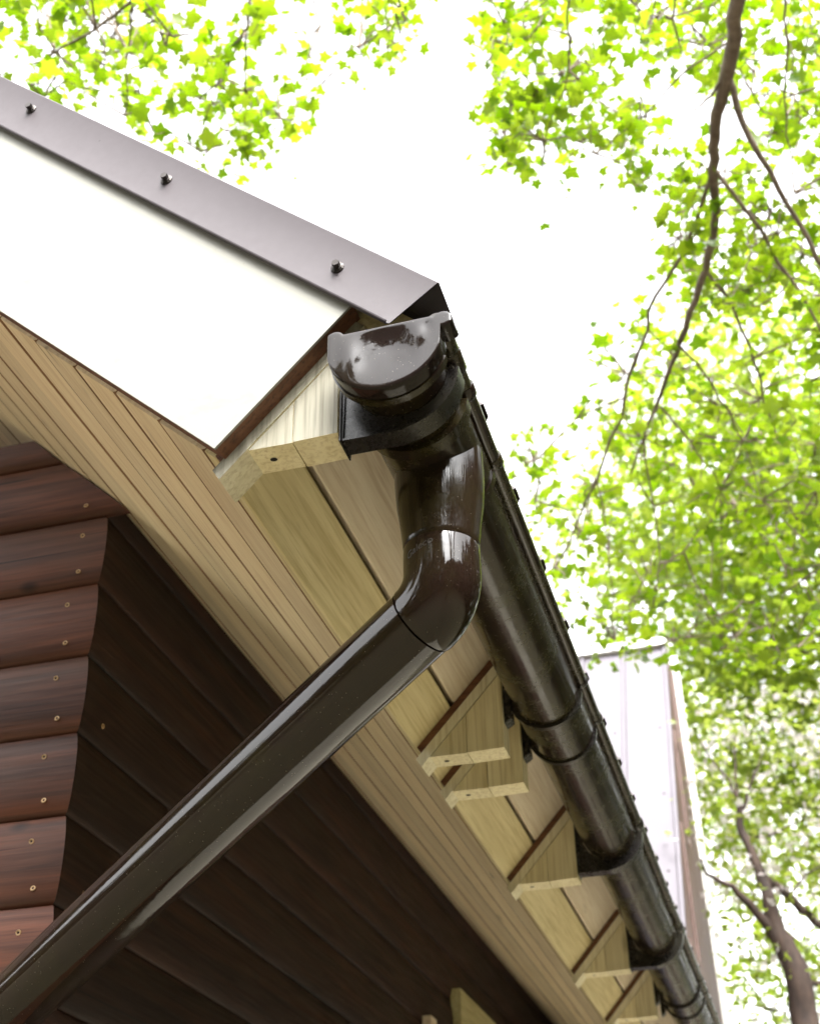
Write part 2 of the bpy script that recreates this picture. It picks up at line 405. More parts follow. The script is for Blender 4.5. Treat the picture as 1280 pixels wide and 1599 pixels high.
# rafters and deck inside the roof keep it closed
obj('roof_deck', *ext([nt(-.872, .5045), nt(NR, .5045), nt(NR, .538), nt(-.872, .538)], YR0, YR1), M['fascia_low'], cabin)
obj('gable_backing', *ext([nt(-.9285, .2880), nt(NR, .2880), nt(NR, .5085), nt(-.9285, .5085)], 1.0261, 1.0505), M['batten'], cabin)
# white gable board and its metal verge flashing
obj('gable_board', *ext([nt(-.9275, .2845), nt(NR, .2845), nt(NR, .509), nt(-.9275, .509)], 1.0225, 1.0260), M['white'], cabin, label='broad white gable board')
def verge(n_top, n_bot):
    pts = [(1.0130, .5035), (1.0135, .5018), (1.0170, .5005), (1.0200, .5050), (1.0200, .5740), (1.0215, .5760), (1.1090, .5760), (1.1105, .5740), (1.1105, .5600)]
    inn = [(1.0142, .5040), (1.0146, .5028), (1.0165, .5022), (1.0212, .5055), (1.0212, .5738), (1.0222, .5748), (1.1085, .5748), (1.1093, .5735), (1.1093, .5600)]
    V = []; m = len(pts)
    for end in (0, 1):
        for arr in (pts, inn):
            for y, t in arr:
                nn = (n_top + (n_bot - n_top) * max(0, (.576 - t) / .07)) if end == 0 else NR
                x, z = nt(nn, t); V.append(W(x, y, z))
    F = []
    for i in range(m - 1):
        F += [(i, i + 1, m + i + 1, m + i), (2 * m + i, 3 * m + i, 3 * m + i + 1, 2 * m + i + 1), (i, 2 * m + i, 2 * m + i + 1, i + 1), (m + i, m + i + 1, 3 * m + i + 1, 3 * m + i)]
    F += [(0, m, 3 * m, 2 * m), (m - 1, 3 * m - 1, 4 * m - 1, 2 * m - 1)]
    return V, F
fl = obj('verge_flashing', *verge(-.8570, -.8675), M['flash'], cabin, 35, label='grey-brown folded metal verge flashing')
def hex_screw(n, t):
    x, z = nt(n, t); c = Vector(W(x, 1.0199, z)); V = []; F = []; S = 12
    rings = [(.0078, 0), (.0078, .0012), (.0060, .0022), (.0060, .0030), (.0050, .0034)]
    for r, h in rings:
        for k in range(S): a = 2 * math.pi * k / S; V.append(c + Vector((math.cos(a) * r, -h, math.sin(a) * r)))
    for j in range(len(rings) - 1):
        for k in range(S): F.append((j * S + k, j * S + (k + 1) % S, (j + 1) * S + (k + 1) % S, (j + 1) * S + k))
    b0 = len(V)
    for h in (.0030, .0090):
        for k in range(6): a = 2 * math.pi * k / 6 + .3; V.append(c + Vector((math.cos(a) * .0044, -h, math.sin(a) * .0044)))
    for k in range(6): F.append((b0 + k, b0 + (k + 1) % 6, b0 + 6 + (k + 1) % 6, b0 + 6 + k))
    F.append(tuple(b0 + 6 + k for k in range(6))); F.append(tuple((len(rings) - 1) * S + k for k in range(S)))
    obj('screw', V, F, M['screw'], fl)
for n, t in ((-1.596, .5480), (-1.291, .5420), (-.9781, .5374), (-1.92, .544), (-2.25, .545), (-2.6, .545)): hex_screw(n, t)
# ribbed roof sheet
def ribs():
    P = []; y = 1.112
    P.append((y, .542)); yc = 1.225
    while yc < YR1 - .05:
        P += [(yc - .026, .542), (yc - .013, .562), (yc + .013, .562), (yc + .026, .542)]; yc += .1815
    P.append((YR1, .542)); return P
rp = ribs(); V = []; m = len(rp)
for n in (-.840, NR):
    for dt in (0, -.0012):
        for y, t in rp:
            x, z = nt(n, t + dt); V.append(W(x, y, z))
F = []
for i in range(m - 1):
    F += [(i, i + 1, m + i + 1, m + i), (2 * m + i, 3 * m + i, 3 * m + i + 1, 2 * m + i + 1), (i, 2 * m + i, 2 * m + i + 1, i + 1), (m + i, m + i + 1, 3 * m + i + 1, 3 * m + i)]
obj('roof_sheet', V, F, M['roofmetal'], cabin)
# far roof slope, a mirror of the near one
xr, zr = nt(NR, .53)
def mir(n, t): x, z = nt(n, t); return (2 * xr - x, z)
obj('far_roof_slope', *ext([mir(-.84, .30), mir(-.84, .54), (xr, zr + .01), mir(NR, .30)], 1.03, YR1), M['roofmetal'], cabin)
# window head on the side wall, deep under the eave
wh = obj('window_casing', *box(-.958, -.928, 3.82, 5.0, .88, .990), M['casing'], cabin, label='pale window head board under the dark eave')
obj('window_casing', *box(-.958, -.932, 3.85, 3.95, -.05, .878), M['casing'], cabin)
obj('window_casing', *box(-.958, -.932, 4.86, 4.96, -.05, .878), M['casing'], cabin)
obj('window_pane', *box(-.957, -.945, 3.952, 4.858, 0, .878), M['glass'], cabin)
obj('wall_block', *box(-.955, -.932, 3.50, 3.56, .70, .845), M['fascia_up'], cabin)

# ------------------------------------------------------------------ wedge blocks carrying the gutter brackets
XV = -.3675
def wedge(y0, y1, zb, label, wm='block', sm='block_strip'):
    base = nt(-.943, .285)
    t = thing('wedge_block', label, 'wooden block', W(base[0], (y0 + y1) / 2, base[1]), 'wooden wedge blocks along the eave')
    nb = -.9155
    obj('backing_strip', *ext([nt(-.9428, .2855), nt(-.9428, .502), nt(-.9312, .502), nt(-.9312, .2835)], y0 + .001, y1 - .001), M['batten'], t)
    obj('facing_strip', *ext([nt(-.9310, .2700), nt(-.9310, .502), nt(-.9158, .502), nt(-.9158, .2660)], y0, y1), M['block_strip'], t)
    xl = (nb + .673 * zb) / .7396
    xm = xl + (XV - xl) * .50
    def zl(x): return (.7396 * x - nb) / .673
    obj('wedge_piece', *ext([(xl + .001, zb), (xm, zb - .0005), (xm, zl(xm) - .0015)], y0 + .0012, y1 - .001), M['block'], t)
    obj('wedge_piece', *ext([(xm + .0012, zb - .0005), (XV, zb + .001), (XV - .0005, zl(XV) - .002), (xm + .0012, zl(xm) - .0015)], y0, y1), M['block'], t)
    if wm == 'bleached':                     # only the weathered front faces are bleached
        for ch in t.children:
            if ch.name.startswith(('wedge_piece', 'facing_strip')):
                ch.data.materials.append(M['bleached'])
                for p_ in ch.data.polygons:
                    if p_.normal.y < -.9: p_.material_index = 1
    for dx, rr in ((.022, .0042),):
        c = Vector(W(xl + dx, (y0 + y1) / 2, zb - .0008)); 
        obj('nail_hole', [c + Vector((math.cos(a) * rr, math.sin(a) * rr * .8, 0)) for a in [k * math.pi / 5 for k in range(10)]], [tuple(range(10))], M['hole'], t)
    return t
wedge(1.048, 1.095, .8450, 'pale wooden wedge block at the roof corner beside the gutter end', 'bleached', 'bleached')
wedge(1.846, 1.890, .8270, 'front of the two paired wedge blocks behind the diagonal pipe')
wedge(1.988, 2.032, .8260, 'rear of the two paired wedge blocks behind the diagonal pipe')
wedge(2.490, 2.535, .8300, 'single wedge block carrying the first black solid bracket past the pair')
wedge(3.190, 3.235, .8360, 'single wedge block carrying the second black solid bracket, farther along')
wedge(3.690, 3.735, .8420, 'farthest wedge block at the bottom edge of the photo')

# ------------------------------------------------------------------ the gutter
GX, GZ = -.302, .915
def arc(r, a0, a1, n, cx=GX, cz=GZ): return [(cx + r * math.cos(math.radians(a0 + (a1 - a0) * i / n)), cz + r * math.sin(math.radians(a0 + (a1 - a0) * i / n))) for i in range(n + 1)]
gutter = thing('rain_gutter', 'dark brown half-round plastic gutter running along the eave', 'gutter', W(GX, 1.0, GZ - .06))
def channel(name, r, y0, y1, mat, th=.003, top=.934):
    o = [(GX - r, top)] + arc(r, 180, 360, 36) + [(GX + r, .926)]
    i_ = [(GX - r + th, top)] + arc(r - th, 180, 360, 36) + [(GX + r - th, .926)]
    return obj(name, *strip(o, i_, y0, y1), mat, gutter, 40)
channel('channel', .0520, 1.004, 6.75, M['gutter'])
BX, BZ, BR = -.2458, .9315, .0102
obj('front_bead', *sweep([W(BX, y, BZ) for y in (1.002, 1.06, 2, 3, 4.5, 6.75)], [BR] * 6, 20), M['gutter'], gutter, 40)
obj('bead_socket', *sweep([W(BX, y, BZ) for y in (1.012, 1.014, 1.050, 1.053)], [BR, .0118, .0118, BR], 20), M['gutter'], gutter, 40)
# end cap: dished plate with two ears and a sleeve
def cap_zb(x):
    if x > -.2425: return .9300 - math.sqrt(max(0, .0108 ** 2 - (x + .2392) ** 2))
    return min(.930, GZ - math.sqrt(max(0, .0622 ** 2 - (x - GX) ** 2)))
def cap_zt(x):
    if x > -.2500: return .9300 + math.sqrt(max(0, .0108 ** 2 - (x + .2392) ** 2))
    e = (x + .3555) / .0095
    ear = .9335 + .0085 * math.sqrt(max(0, 1 - e * e)) if abs(e) < 1 else 0
    return max(.9362 + (x + .364) * .012, ear) if x > -.3600 else max(ear, .930)
NX, NZ = 96, 30
xsn = [-.3640 + (.3640 - .2286) * (.5 - .5 * math.cos(math.pi * i / NX)) for i in range(NX + 1)]
def dent(x, z):
    G = lambda x0, z0, a, b: math.exp(-((x - x0) / a) ** 2 - ((z - z0) / b) ** 2)
    return .0040 * G(-.295, .908, .028, .024) - .0022 * G(-.340, .900, .012, .03) - .0020 * G(-.268, .914, .011, .018) + .0007 * G(-.312, .922, .007, .007) - .0007 * G(-.283, .893, .008, .006) + .0006 * G(-.255, .925, .006, .009) + .0010 * G(-.318, .888, .016, .014) + .0005 * G(-.30, .925, .006, .008)
V = []; F = []
for x in xsn:
    b0, t0 = cap_zb(x), cap_zt(x)
    for j in range(NZ + 1):
        f = .5 - .5 * math.cos(math.pi * j / NZ); z = b0 + (t0 - b0) * f
        d = min(z - b0, t0 - z, x + .3640, -.2286 - x); d = max(0, d)
        V.append(W(x, .9988 + .0020 * math.exp(-d / .0012) + dent(x, z) * (1 - math.exp(-d / .006)), z))
for i in range(NX):
    for j in range(NZ): a_ = i * (NZ + 1) + j; F.append((a_, a_ + NZ + 1, a_ + NZ + 2, a_ + 1))
border = [i * (NZ + 1) for i in range(NX + 1)] + [NX * (NZ + 1) + j for j in range(1, NZ + 1)] + [i * (NZ + 1) + NZ for i in range(NX - 1, -1, -1)] + [j for j in range(NZ - 1, 0, -1)]
o0 = len(V)
for q_ in border: v_ = V[q_]; V.append((v_[0], 1.024, v_[2]))
for k in range(len(border)): k2 = (k + 1) % len(border); F.append((border[k], border[k2], o0 + k2, o0 + k))
cap = obj('end_cap', V, F, M['cap'], gutter, 60, label='shiny dished end cap of the gutter')
ro = arc(.0640, 183, 343, 36); ri = arc(.0524, 183, 343, 36)
obj('end_cap_rim', *strip(ro, ri, 1.0180, 1.0270), M['gutter'], cap, 40)
# outlet sleeve
def sleeve(r, y0, y1, name='outlet_sleeve'):
    o = [(GX - r, .936)] + arc(r, 180, 358, 40); i_ = [(GX - .0523, .936)] + arc(.0523, 180, 358, 40)
    return obj(name, *strip(o, i_, y0, y1), M['gutter'], gutter, 40)
sleeve(.0560, 1.118, 1.262); sleeve(.0610, 1.112, 1.130, 'sleeve_rim'); sleeve(.0580, 1.252, 1.266, 'sleeve_rim')
for y0, y1 in ((1.052, 1.086), (1.112, 1.132), (1.250, 1.268)):
    obj('bead_collar', *sweep([W(BX, y0, BZ), W(BX, y0 + .003, BZ), W(BX, y1 - .003, BZ), W(BX, y1, BZ)], [BR + .0005, BR + .0024, BR + .0024, BR + .0005], 20), M['gutter'], gutter, 40)
# brackets
def br_R(a, fat=0.0):
    c, s = math.cos(a), math.sin(a)
    if c < -1e-6:
        return min(.0640 / -c, (.0745 / -s) if s < -1e-6 else 9)
    f = min(1, max(0, (a - 1.5 * math.pi) / (.45 * math.pi))); return .0745 + (.0655 - .0745) * (f ** .6)
def bracket(y0, label=None, plate=True, w=.027):
    angs = [math.pi + math.pi * .985 * i / 60 for i in range(61)] + [math.pi + math.atan2(.0745, .0640)]
    angs = [math.pi - .34] + sorted(angs)
    out = [(GX + br_R(a) * math.cos(a), GZ + br_R(a) * math.sin(a)) for a in angs]
    inn = [(GX + (br_R(a) - .0032) * math.cos(a), GZ + (br_R(a) - .0032) * math.sin(a)) for a in angs]
    hole = [(GX + .0526 * math.cos(a), GZ + .0526 * math.sin(a)) for a in angs]
    br = obj('bracket', *merge(strip(out, inn, y0, y0 + w), strip(inn, hole, y0 + .0035, y0 + .0075)), M['black'], gutter, 35, label=label)
    obj('back_plate', *box(-.3672, -.3655, y0 - .004, y0 + w + .006, .838, .940), M['black'], br)
    for z in (.862, .905):
        obj('bracket_screw', *sweep([W(-.3656, y0 + .018, z), W(-.3645, y0 + .018, z), W(-.3636, y0 + .018, z)], [.004, .0042, .0022], 10), M['brass'], br, 40)
    hk = [W(BX + .0, y, BZ) for y in (y0, y0 + .004, y0 + w - .004, y0 + w)]
    obj('bead_clip', *sweep(hk, [BR + .001, BR + .0022, BR + .0022, BR + .001], 18), M['black'], br, 40)
    return br
def ring_bracket(y0, w=.010):
    o = [(GX - .0575, .936)] + arc(.0575, 180, 357, 36); i_ = [(GX - .0523, .936)] + arc(.0523, 180, 357, 36)
    br = obj('bracket', *strip(o, i_, y0, y0 + w), M['black'], gutter, 40)
    obj('back_plate', *ext([(-.3672, .872), (-.356, .880), (-.3595, .940), (-.3672, .940)], y0 - .006, y0 + w + .010), M['black'], br)
    obj('bead_clip', *sweep([W(BX, y0, BZ), W(BX, y0 + .003, BZ), W(BX, y0 + w - .003, BZ), W(BX, y0 + w, BZ)], [BR + .001, BR + .002, BR + .002, BR + .001], 18), M['black'], br, 40)
bracket(1.056, 'bracket with broad flange under the gutter end'); ring_bracket(1.862); ring_bracket(2.003)
bracket(2.495); bracket(3.198); ring_bracket(3.70); ring_bracket(3.83)
channel('union_sleeve', .0538, 1.868, 2.008, M['gutter'], th=.0015)
channel('union_sleeve', .0538, 3.706, 3.835, M['gutter'], th=.0015)

# ------------------------------------------------------------------ the downpipe
OY = 1.200; Zc = .710; PR = .0412
D = Vector((-1, .50, -.45)).normalized()
PX = -.2965
pipe_root = thing('downpipe', 'glossy dark brown downpipe bending diagonally from gutter to cabin corner', 'downpipe', W(PX, OY, Zc))
prf = [(.902, .0515), (.885, .0515), (.866, .0512), (.850, .0503), (.832, .0488), (.815, .0462), (.800, .0444), (.785, .0428), (.7772, .0422), (.7764, .0416), (.7758, .0390), (.770, .0385)]
obj('outlet', *sweep([W(PX, OY, z) for z, r in prf], [r for z, r in prf], 56, cap=False), M['cone'], pipe_root, 50)
axis_pt = Vector(W(PX, OY, Zc + .004)); bend = math.acos(max(-1, min(1, Vector((0, 0, -1)).dot(D)))); Rb = .046
tl = Rb * math.tan(bend / 2)
path = [axis_pt + Vector((0, 0, .0640)), axis_pt + Vector((0, 0, .0630)), axis_pt + Vector((0, 0, .058)), axis_pt + Vector((0, 0, .045))]
side = (D - Vector((0, 0, -1)) * D.dot(Vector((0, 0, -1)))).normalized()
A0 = axis_pt + Vector((0, 0, tl)); ctr = A0 + side * Rb
for i in range(17):
    a = bend * i / 16; path.append(ctr - side * Rb * math.cos(a) + Vector((0, 0, -1)) * Rb * math.sin(a))
endp = axis_pt + D * tl
path += [endp + D * .0015, endp + D * .0023]
rad = [.0385, .0422] + [.0426] * (len(path) - 4) + [.0422, .0385]
elbow = obj('elbow', *sweep(path, rad, 56), M['clean'], pipe_root, 50)
L = 1.02
tube = [endp + D * .0038] + [endp + D * (.0043 + L * i / 8) for i in range(9)]
obj('pipe', *sweep(tube, [PR - .001] + [PR] * 9, 56), M['clean'], pipe_root, 50)
low = tube[-1]
obj('pipe', *sweep([low + D * -.004, low + D * .03, low + D * .05 + Vector((0, 0, -.03)), low + D * .056 + Vector((0, 0, -.08)), low + D * .056 + Vector((0, 0, .02 - low.z))], [PR * 1.03] * 5, 40), M['clean'], pipe_root, 50)
# raised maker's lettering on the elbow
cu = bpy.data.curves.new('lettering', 'FONT'); cu.body = 'Galeco'; cu.size = .0125; cu.extrude = .0002; cu.align_x = 'CENTER'
to = bpy.data.objects.new('lettering', cu); col.objects.link(to)
dg = bpy.context.evaluated_depsgraph_get(); me = bpy.data.meshes.new_from_object(to.evaluated_get(dg))
bpy.data.objects.remove(to)
a0 = math.radians(-112)                     # faces the viewer, left of centre
for v in me.vertices:
    x, y, z = v.co; a = a0 + x / .0426; r = .04262 + max(0, z) * 1.0
    zz = -.0035 + y + x * .30
    v.co = Vector((r * math.cos(a), r * math.sin(a), .0520 + zz))
me.materials.append(M['text']); lt = bpy.data.objects.new('lettering', me); col.objects.link(lt); lt.parent = elbow

# ------------------------------------------------------------------ building behind, steep pale metal roof
XR = -.41
ann = thing('neighbour_building', 'building with steep pale lilac metal roof and brown cheek behind the gutter', 'building', (XR - 1.5, 7.4, 0))
def RP(s, x, off=0.0):                       # a point up the steep front slope
    return W(x, 4.85 + (7.04 - 4.85) * s + off * -.845, .18 + (3.65 - .18) * s + off * .534)
xs = XR; j = 0
while xs > XR - 3.2:
    x1 = xs - .24
    V = []
    for s in (0, 1):
        for x, o_ in ((xs - .001, 0.0), (xs - .002, .018), (xs - .018, .018), (xs - .024, .003), (x1 + .001, .003), (x1 + .001, -.01), (xs - .001, -.01)):
            V.append(RP(s, x, o_))
    n_ = 7
    F = [tuple(range(n_)), tuple(range(2 * n_ - 1, n_ - 1, -1))] + [(i, (i + 1) % n_, n_ + (i + 1) % n_, n_ + i) for i in range(n_)]
    obj('roof_panel', V, F, M['lilac'], ann)
    for s in (.52, .66, .80):
        c = Vector(RP(s, xs - .06, .003)); nn = Vector((0, -.845, .534))
        u = Vector((1, 0, 0)); w = nn.cross(u)
        obj('screw', [c + nn * .001 + u * math.cos(a) * .008 + w * math.sin(a) * .008 for a in [k * math.pi / 4 for k in range(8)]] + [c + nn * .007], [(k, (k + 1) % 8, 8) for k in range(8)], M['flash'], ann)
    xs = x1; j += 1
obj('ridge_cap', *box(XR - 3.2, XR + .004, 7.00, 7.30, 3.66, 3.70), M['whitetrim'], ann)
obj('side_cheek', [RP(0, XR - .003), RP(1, XR - .003), W(XR - .003, 7.40, 3.65), W(XR - .003, 7.68, -H), W(XR - .003, 4.95, -H),
                   RP(0, XR - .05), RP(1, XR - .05), W(XR - .05, 7.40, 3.65), W(XR - .05, 7.68, -H), W(XR - .05, 4.95, -H)],
    [(0, 1, 2, 3, 4), (9, 8, 7, 6, 5), (0, 1, 6, 5), (1, 2, 7, 6), (2, 3, 8, 7), (3, 4, 9, 8), (4, 0, 5, 9)], M['brownboard'], ann)
for q_ in range(5):
    yy = 5.4 + q_ * .42
    zt = .18 + (yy + .2 - 4.85) / 2.19 * 3.47 - .08
    obj('cheek_board', *box(XR - .004, XR + .014, yy, yy + .405, -H + .02, min(3.55, zt - .32)), M['brownboard'], ann)
obj('corner_trim', [W(XR, 7.18, 3.66), W(XR + .045, 7.18, 3.66), W(XR + .045, 7.25, 3.66), W(XR, 7.25, 3.66), W(XR, 7.66, -H), W(XR + .045, 7.66, -H), W(XR + .045, 7.74, -H), W(XR, 7.74, -H)],
    [(0, 1, 2, 3), (7, 6, 5, 4), (0, 1, 5, 4), (1, 2, 6, 5), (2, 3, 7, 6), (3, 0, 4, 7)], M['whitetrim'], ann, label='thin white corner strip')
obj('front_wall', *box(XR - 3.2, XR - .06, 4.95, 5.0, -H, .10), M['brownboard'], ann)

# ------------------------------------------------------------------ trees
_h = [(.10, -.05), (.24, -.13), (.42, -.06), (.38, .06), (.33, .14), (.48, .24), (.60, .40), (.46, .44), (.38, .52), (.27, .50), (.23, .66), (.12, .80)]
LEAF = [(0, 0)] + _h + [(0, 1.0)] + [(-x, y) for x, y in reversed(_h)]
def leaf_geo(kind='maple'):
    if kind == 'maple':
        P = [(x, y, -.16 * abs(x) - .10 * y * y) for x, y in LEAF] + [(0, .30, .03)]
        n = len(LEAF); Fs = [(i, (i + 1) % n, n) for i in range(n)]
        P += [(.012, 0, 0), (-.012, 0, 0), (0, -.55, -.10)]; Fs.append((n + 1, n + 2, n + 3))
        return np.array(P), Fs
    if kind == 'oval':
        P = [(0, 0, 0), (.22, .25, -.05), (.24, .55, -.07), (0, 1, -.1), (-.24, .55, -.07), (-.22, .25, -.05), (0, .5, .03)]
        return np.array(P), [(i, (i + 1) % 6, 6) for i in range(6)]
    P = [(0, 0, 0)]
    for k in range(5):
        a = 2 * math.pi * k / 5
        for da, r in ((-.45, .38), (0, .55), (.45, .38)): P.append((math.cos(a + da) * r, math.sin(a + da) * r, .12))
    return np.array(P), [(0, 1 + 3 * k, 2 + 3 * k) for k in range(5)] + [(0, 2 + 3 * k, 3 + 3 * k) for k in range(5)]
def rand_rot(tilt):
    a = rng.uniform(0, 2 * math.pi); b = rng.normal(0, tilt); c = rng.normal(0, tilt)
    return np.array((Matrix.Rotation(b, 3, 'X') @ Matrix.Rotation(c, 3, 'Y') @ Matrix.Rotation(a, 3, 'Z')))
def leaf_mass(name, items, kind, mat, parent):
    """items: (position, rotation 3x3, size)"""
    P, Fs = leaf_geo(kind); n = len(P); off = np.array(wloc(parent))
    V = np.concatenate([(P * s) @ R.T + np.array(p) - off for p, R, s in items])
    F = [tuple(i + k * n for i in f) for k in range(len(items)) for f in Fs]
    me = bpy.data.meshes.new(name); me.from_pydata(V.tolist(), [], F); me.materials.append(mat)
    at_ = me.attributes.new('tone', 'FLOAT', 'POINT'); at_.data.foreach_set('value', np.repeat(rng.uniform(0, 1, len(items)), n).astype(np.float32))
    me.shade_smooth()
    o = bpy.data.objects.new(name, me); col.objects.link(o); o.parent = parent; o['kind'] = 'stuff'
    return o
def in_poly(x, y, P):
    c = False; j = len(P) - 1
    for i in range(len(P)):
        if (P[i][1] > y) != (P[j][1] > y) and x < (P[j][0] - P[i][0]) * (y - P[i][1]) / (P[j][1] - P[i][1]) + P[i][0]: c = not c
        j = i
    return c
def limb(name, pts, parent, mat, seg=10, label=None):
    """pts: (vector, radius); smoothed with a little wander"""
    P = []; Rr = []
    for (a, ra), (b, rb) in zip(pts, pts[1:]):
        for k in range(4):
            f = k / 4; q = a.lerp(b, f)
            w = (b - a).length * .018
            P.append(q + Vector(rng.normal(0, w, 3)) * (1 if k else 0)); Rr.append(ra + (rb - ra) * f)
    P.append(pts[-1][0]); Rr.append(pts[-1][1])
    return obj(name, *sweep(P, Rr, seg), mat, parent, 60, label)

maple = thing('maple_tree', 'maple with bright lobed young leaves overhanging the roof corner', 'tree', (2.6, -2.2, 0))
limb('trunk', [(Vector((2.6, -2.2, -.1)), .20), (Vector((2.5, -2.1, 1.6)), .16), (Vector((2.3, -1.7, 3.2)), .13), (Vector((2.2, -1.5, 5.4)), .07), (Vector((2.3, -1.4, 7.0)), .03)], maple, M['bark_maple'], 14)
pxr = lambda w, d: w * d / FPX / 2
def pl(pts): return [(at(x, y, d), pxr(w * .88, d)) for x, y, w, d in pts]
br_main = pl([(1165, -120, 30, 3.7), (1152, 0, 25, 3.8), (1135, 115, 24, 3.9), (1116, 200, 19, 3.95), (1112, 265, 17, 4.0), (1118, 330, 15, 4.05), (1102, 420, 13, 4.1), (1070, 515, 11, 4.2), (1040, 590, 8, 4.3), (1004, 685, 5, 4.4), (985, 740, 3, 4.45)])
limb('branch', [(Vector((2.3, -1.7, 3.2)), .10), (Vector((1.6, -.3, 3.9)), .06)] + br_main, maple, M['bark_maple'], 12, 'long main branch drooping at upper right')
branches = [
    [(1137, 120, 13, 3.9), (1170, 215, 11, 3.9), (1232, 325, 9, 3.95), (1290, 425, 8, 4.0), (1360, 520, 5, 4.0)],
    [(1118, 268, 8, 4.0), (1165, 330, 7, 4.0), (1232, 432, 6, 4.1), (1300, 545, 4, 4.1)],
    [(1108, 280, 7, 4.0), (1070, 390, 7, 4.05), (1012, 485, 6, 4.1), (975, 620, 6, 4.2), (932, 750, 5, 4.3), (868, 885, 3, 4.4)],
    [(1104, 425, 6, 4.1), (1140, 470, 6, 4.2), (1175, 560, 5, 4.3), (1215, 690, 3, 4.4)],
    [(1060, 540, 5, 4.2), (1112, 600, 4, 4.3), (1160, 690, 3, 4.4), (1190, 780, 2, 4.4)],
    [(1030, 635, 5, 4.3), (1078, 690, 4, 4.3), (1125, 765, 2, 4.35)],
    [(1005, 685, 4, 4.4), (1020, 790, 3, 4.4), (1030, 880, 3, 4.4), (1020, 950, 2, 4.4)],
    [(973, 622, 4, 4.2), (900, 655, 3, 4.2), (835, 720, 2, 4.2), (800, 745, 1.5, 4.2)],
    [(932, 750, 3, 4.3), (950, 860, 2.5, 4.3), (960, 1000, 2, 4.35)],
    [(1130, 118, 6, 3.9), (1110, 150, 5, 3.9), (1080, 175, 3, 3.9)],
    [(1145, 60, 4, 3.85), (1060, 120, 4, 3.9), (1000, 185, 3, 3.95), (930, 240, 2, 4.0)],
    [(900, -60, 5, 3.8), (885, 20, 4, 3.85), (888, 110, 3, 3.9), (850, 220, 2, 3.95)],
    [(1060, -60, 4, 3.8), (1050, 30, 4, 3.8), (1065, 85, 2, 3.85)],
    [(1225, -60, 5, 3.8), (1224, 30, 4, 3.8), (1228, 180, 3, 3.9), (1240, 300, 2, 3.95)]]
for b in branches: limb('branch', pl(b), maple, M['bark_maple'], 8)
left_br = [
    [(330, -160, 10, 3.9), (270, -60, 8, 3.9), (210, 0, 7, 3.9), (150, 45, 5, 3.9), (85, 82, 4, 3.9), (0, 118, 2, 3.9)],
    [(85, 75, 4, 3.9), (62, 115, 3, 3.9), (40, 150, 2, 3.9)],
    [(208, 5, 4, 3.9), (200, 80, 3, 3.95), (194, 180, 2, 4.0)],
    [(400, -120, 8, 3.9), (390, 0, 6, 3.9), (384, 50, 4, 3.9), (383, 140, 3, 3.95), (385, 235, 2, 4.0)],
    [(388, 40, 4, 3.9), (340, 130, 3, 4.0), (310, 220, 2, 4.0)],
    [(470, -100, 5, 3.9), (500, 40, 3, 3.9), (560, 75, 2, 3.95), (600, 160, 1.5, 4.0)]]
limb('branch', [(Vector((2.3, -1.6, 3.4)), .09), (Vector((.4, -.2, 4.3)), .06), (at(470, -260, 3.9), .022), (at(400, -120, 3.9), pxr(9, 3.9)), (at(330, -160, 3.9), pxr(8, 3.9))], maple, M['bark_maple'], 10)
for b in left_br: limb('branch', pl(b), maple, M['bark_maple'], 8)
branch_pts = [p for b in branches + left_br + [[(1152, 0, 1, 3.8), (1112, 265, 1, 4), (1102, 420, 1, 4.1), (1040, 590, 1, 4.3), (1004, 685, 1, 4.4)]] for p in [x[0] for x in pl(b)]]
extra = []
for a in branch_pts: extra.append(a)
polyA = [(-120, -120), (640, -120), (642, 30), (615, 60), (628, 110), (610, 205), (585, 205), (562, 140), (520, 150), (480, 160), (452, 190), (440, 240), (400, 275), (340, 260), (280, 255), (200, 205), (120, 160), (40, 150), (-120, 90)]
polyB = [(748, -80), (1010, -80), (1045, 120), (1010, 240), (1000, 300), (940, 235), (905, 235), (875, 300), (830, 325), (790, 300), (745, 270), (752, 190), (775, 150), (750, 60)]
polyC = [(1000, -80), (1380, -80), (1380, 480), (1120, 480), (1055, 420), (1040, 320), (1060, 200)]
polyD = [(1045, 380), (1380, 400), (1380, 1040), (1150, 1040), (1010, 1000), (930, 1090), (905, 1050), (885, 960), (850, 870), (805, 790), (795, 690), (835, 625), (910, 600), (955, 520), (975, 445)]
leaves = []; twigV = []; twigF = []
def sprigs(poly, count, d0, d1, clump):
    xs = [p[0] for p in poly]; ys = [p[1] for p in poly]; made = 0; guard = 0
    while made < count and guard < 40000:
        guard += 1
        x = rng.uniform(min(xs), max(xs)); y = rng.uniform(min(ys), max(ys))
        if not in_poly(x, y, poly): continue
        if math.sin(x * .031 + 1.3) * math.sin(y * .037 + .5) + .6 * math.sin(x * .013 - y * .019) + rng.normal(0, .5) < clump: continue
        c = at(x, y, rng.uniform(d0, d1)); made += 1
        near = min(extra, key=lambda q: (q - c).length)
        if (near - c).length < .9:
            mid = near.lerp(c, .55) + Vector(rng.normal(0, .02, 3)) + Vector((0, 0, .02))
            V, F = sweep([near, mid, c], [.0036, .0026, .0014], 5, False); o = len(twigV); twigV.extend(V); twigF.extend([tuple(i + o for i in f) for f in F])
        if rng.random() < .5: extra.append(c)
        for k in range(rng.integers(4, 8)):
            p = c + Vector(rng.normal(0, .038, 3)) + Vector((0, 0, -.015))
            leaves.append((p, rand_rot(.55), min(.060, max(.016, .031 * math.exp(rng.normal(0, .33))))))
sprigs(polyA, 270, 3.7, 4.6, .0)
sprigs(polyB, 180, 3.8, 4.7, .0)
sprigs(polyC, 300, 4.0, 4.9, -.1)
sprigs(polyD, 480, 4.2, 5.4, -.45)
obj('twigs', twigV, twigF, M['bark_maple'], maple, kind='stuff')
camp = Vector((0, 0, H))
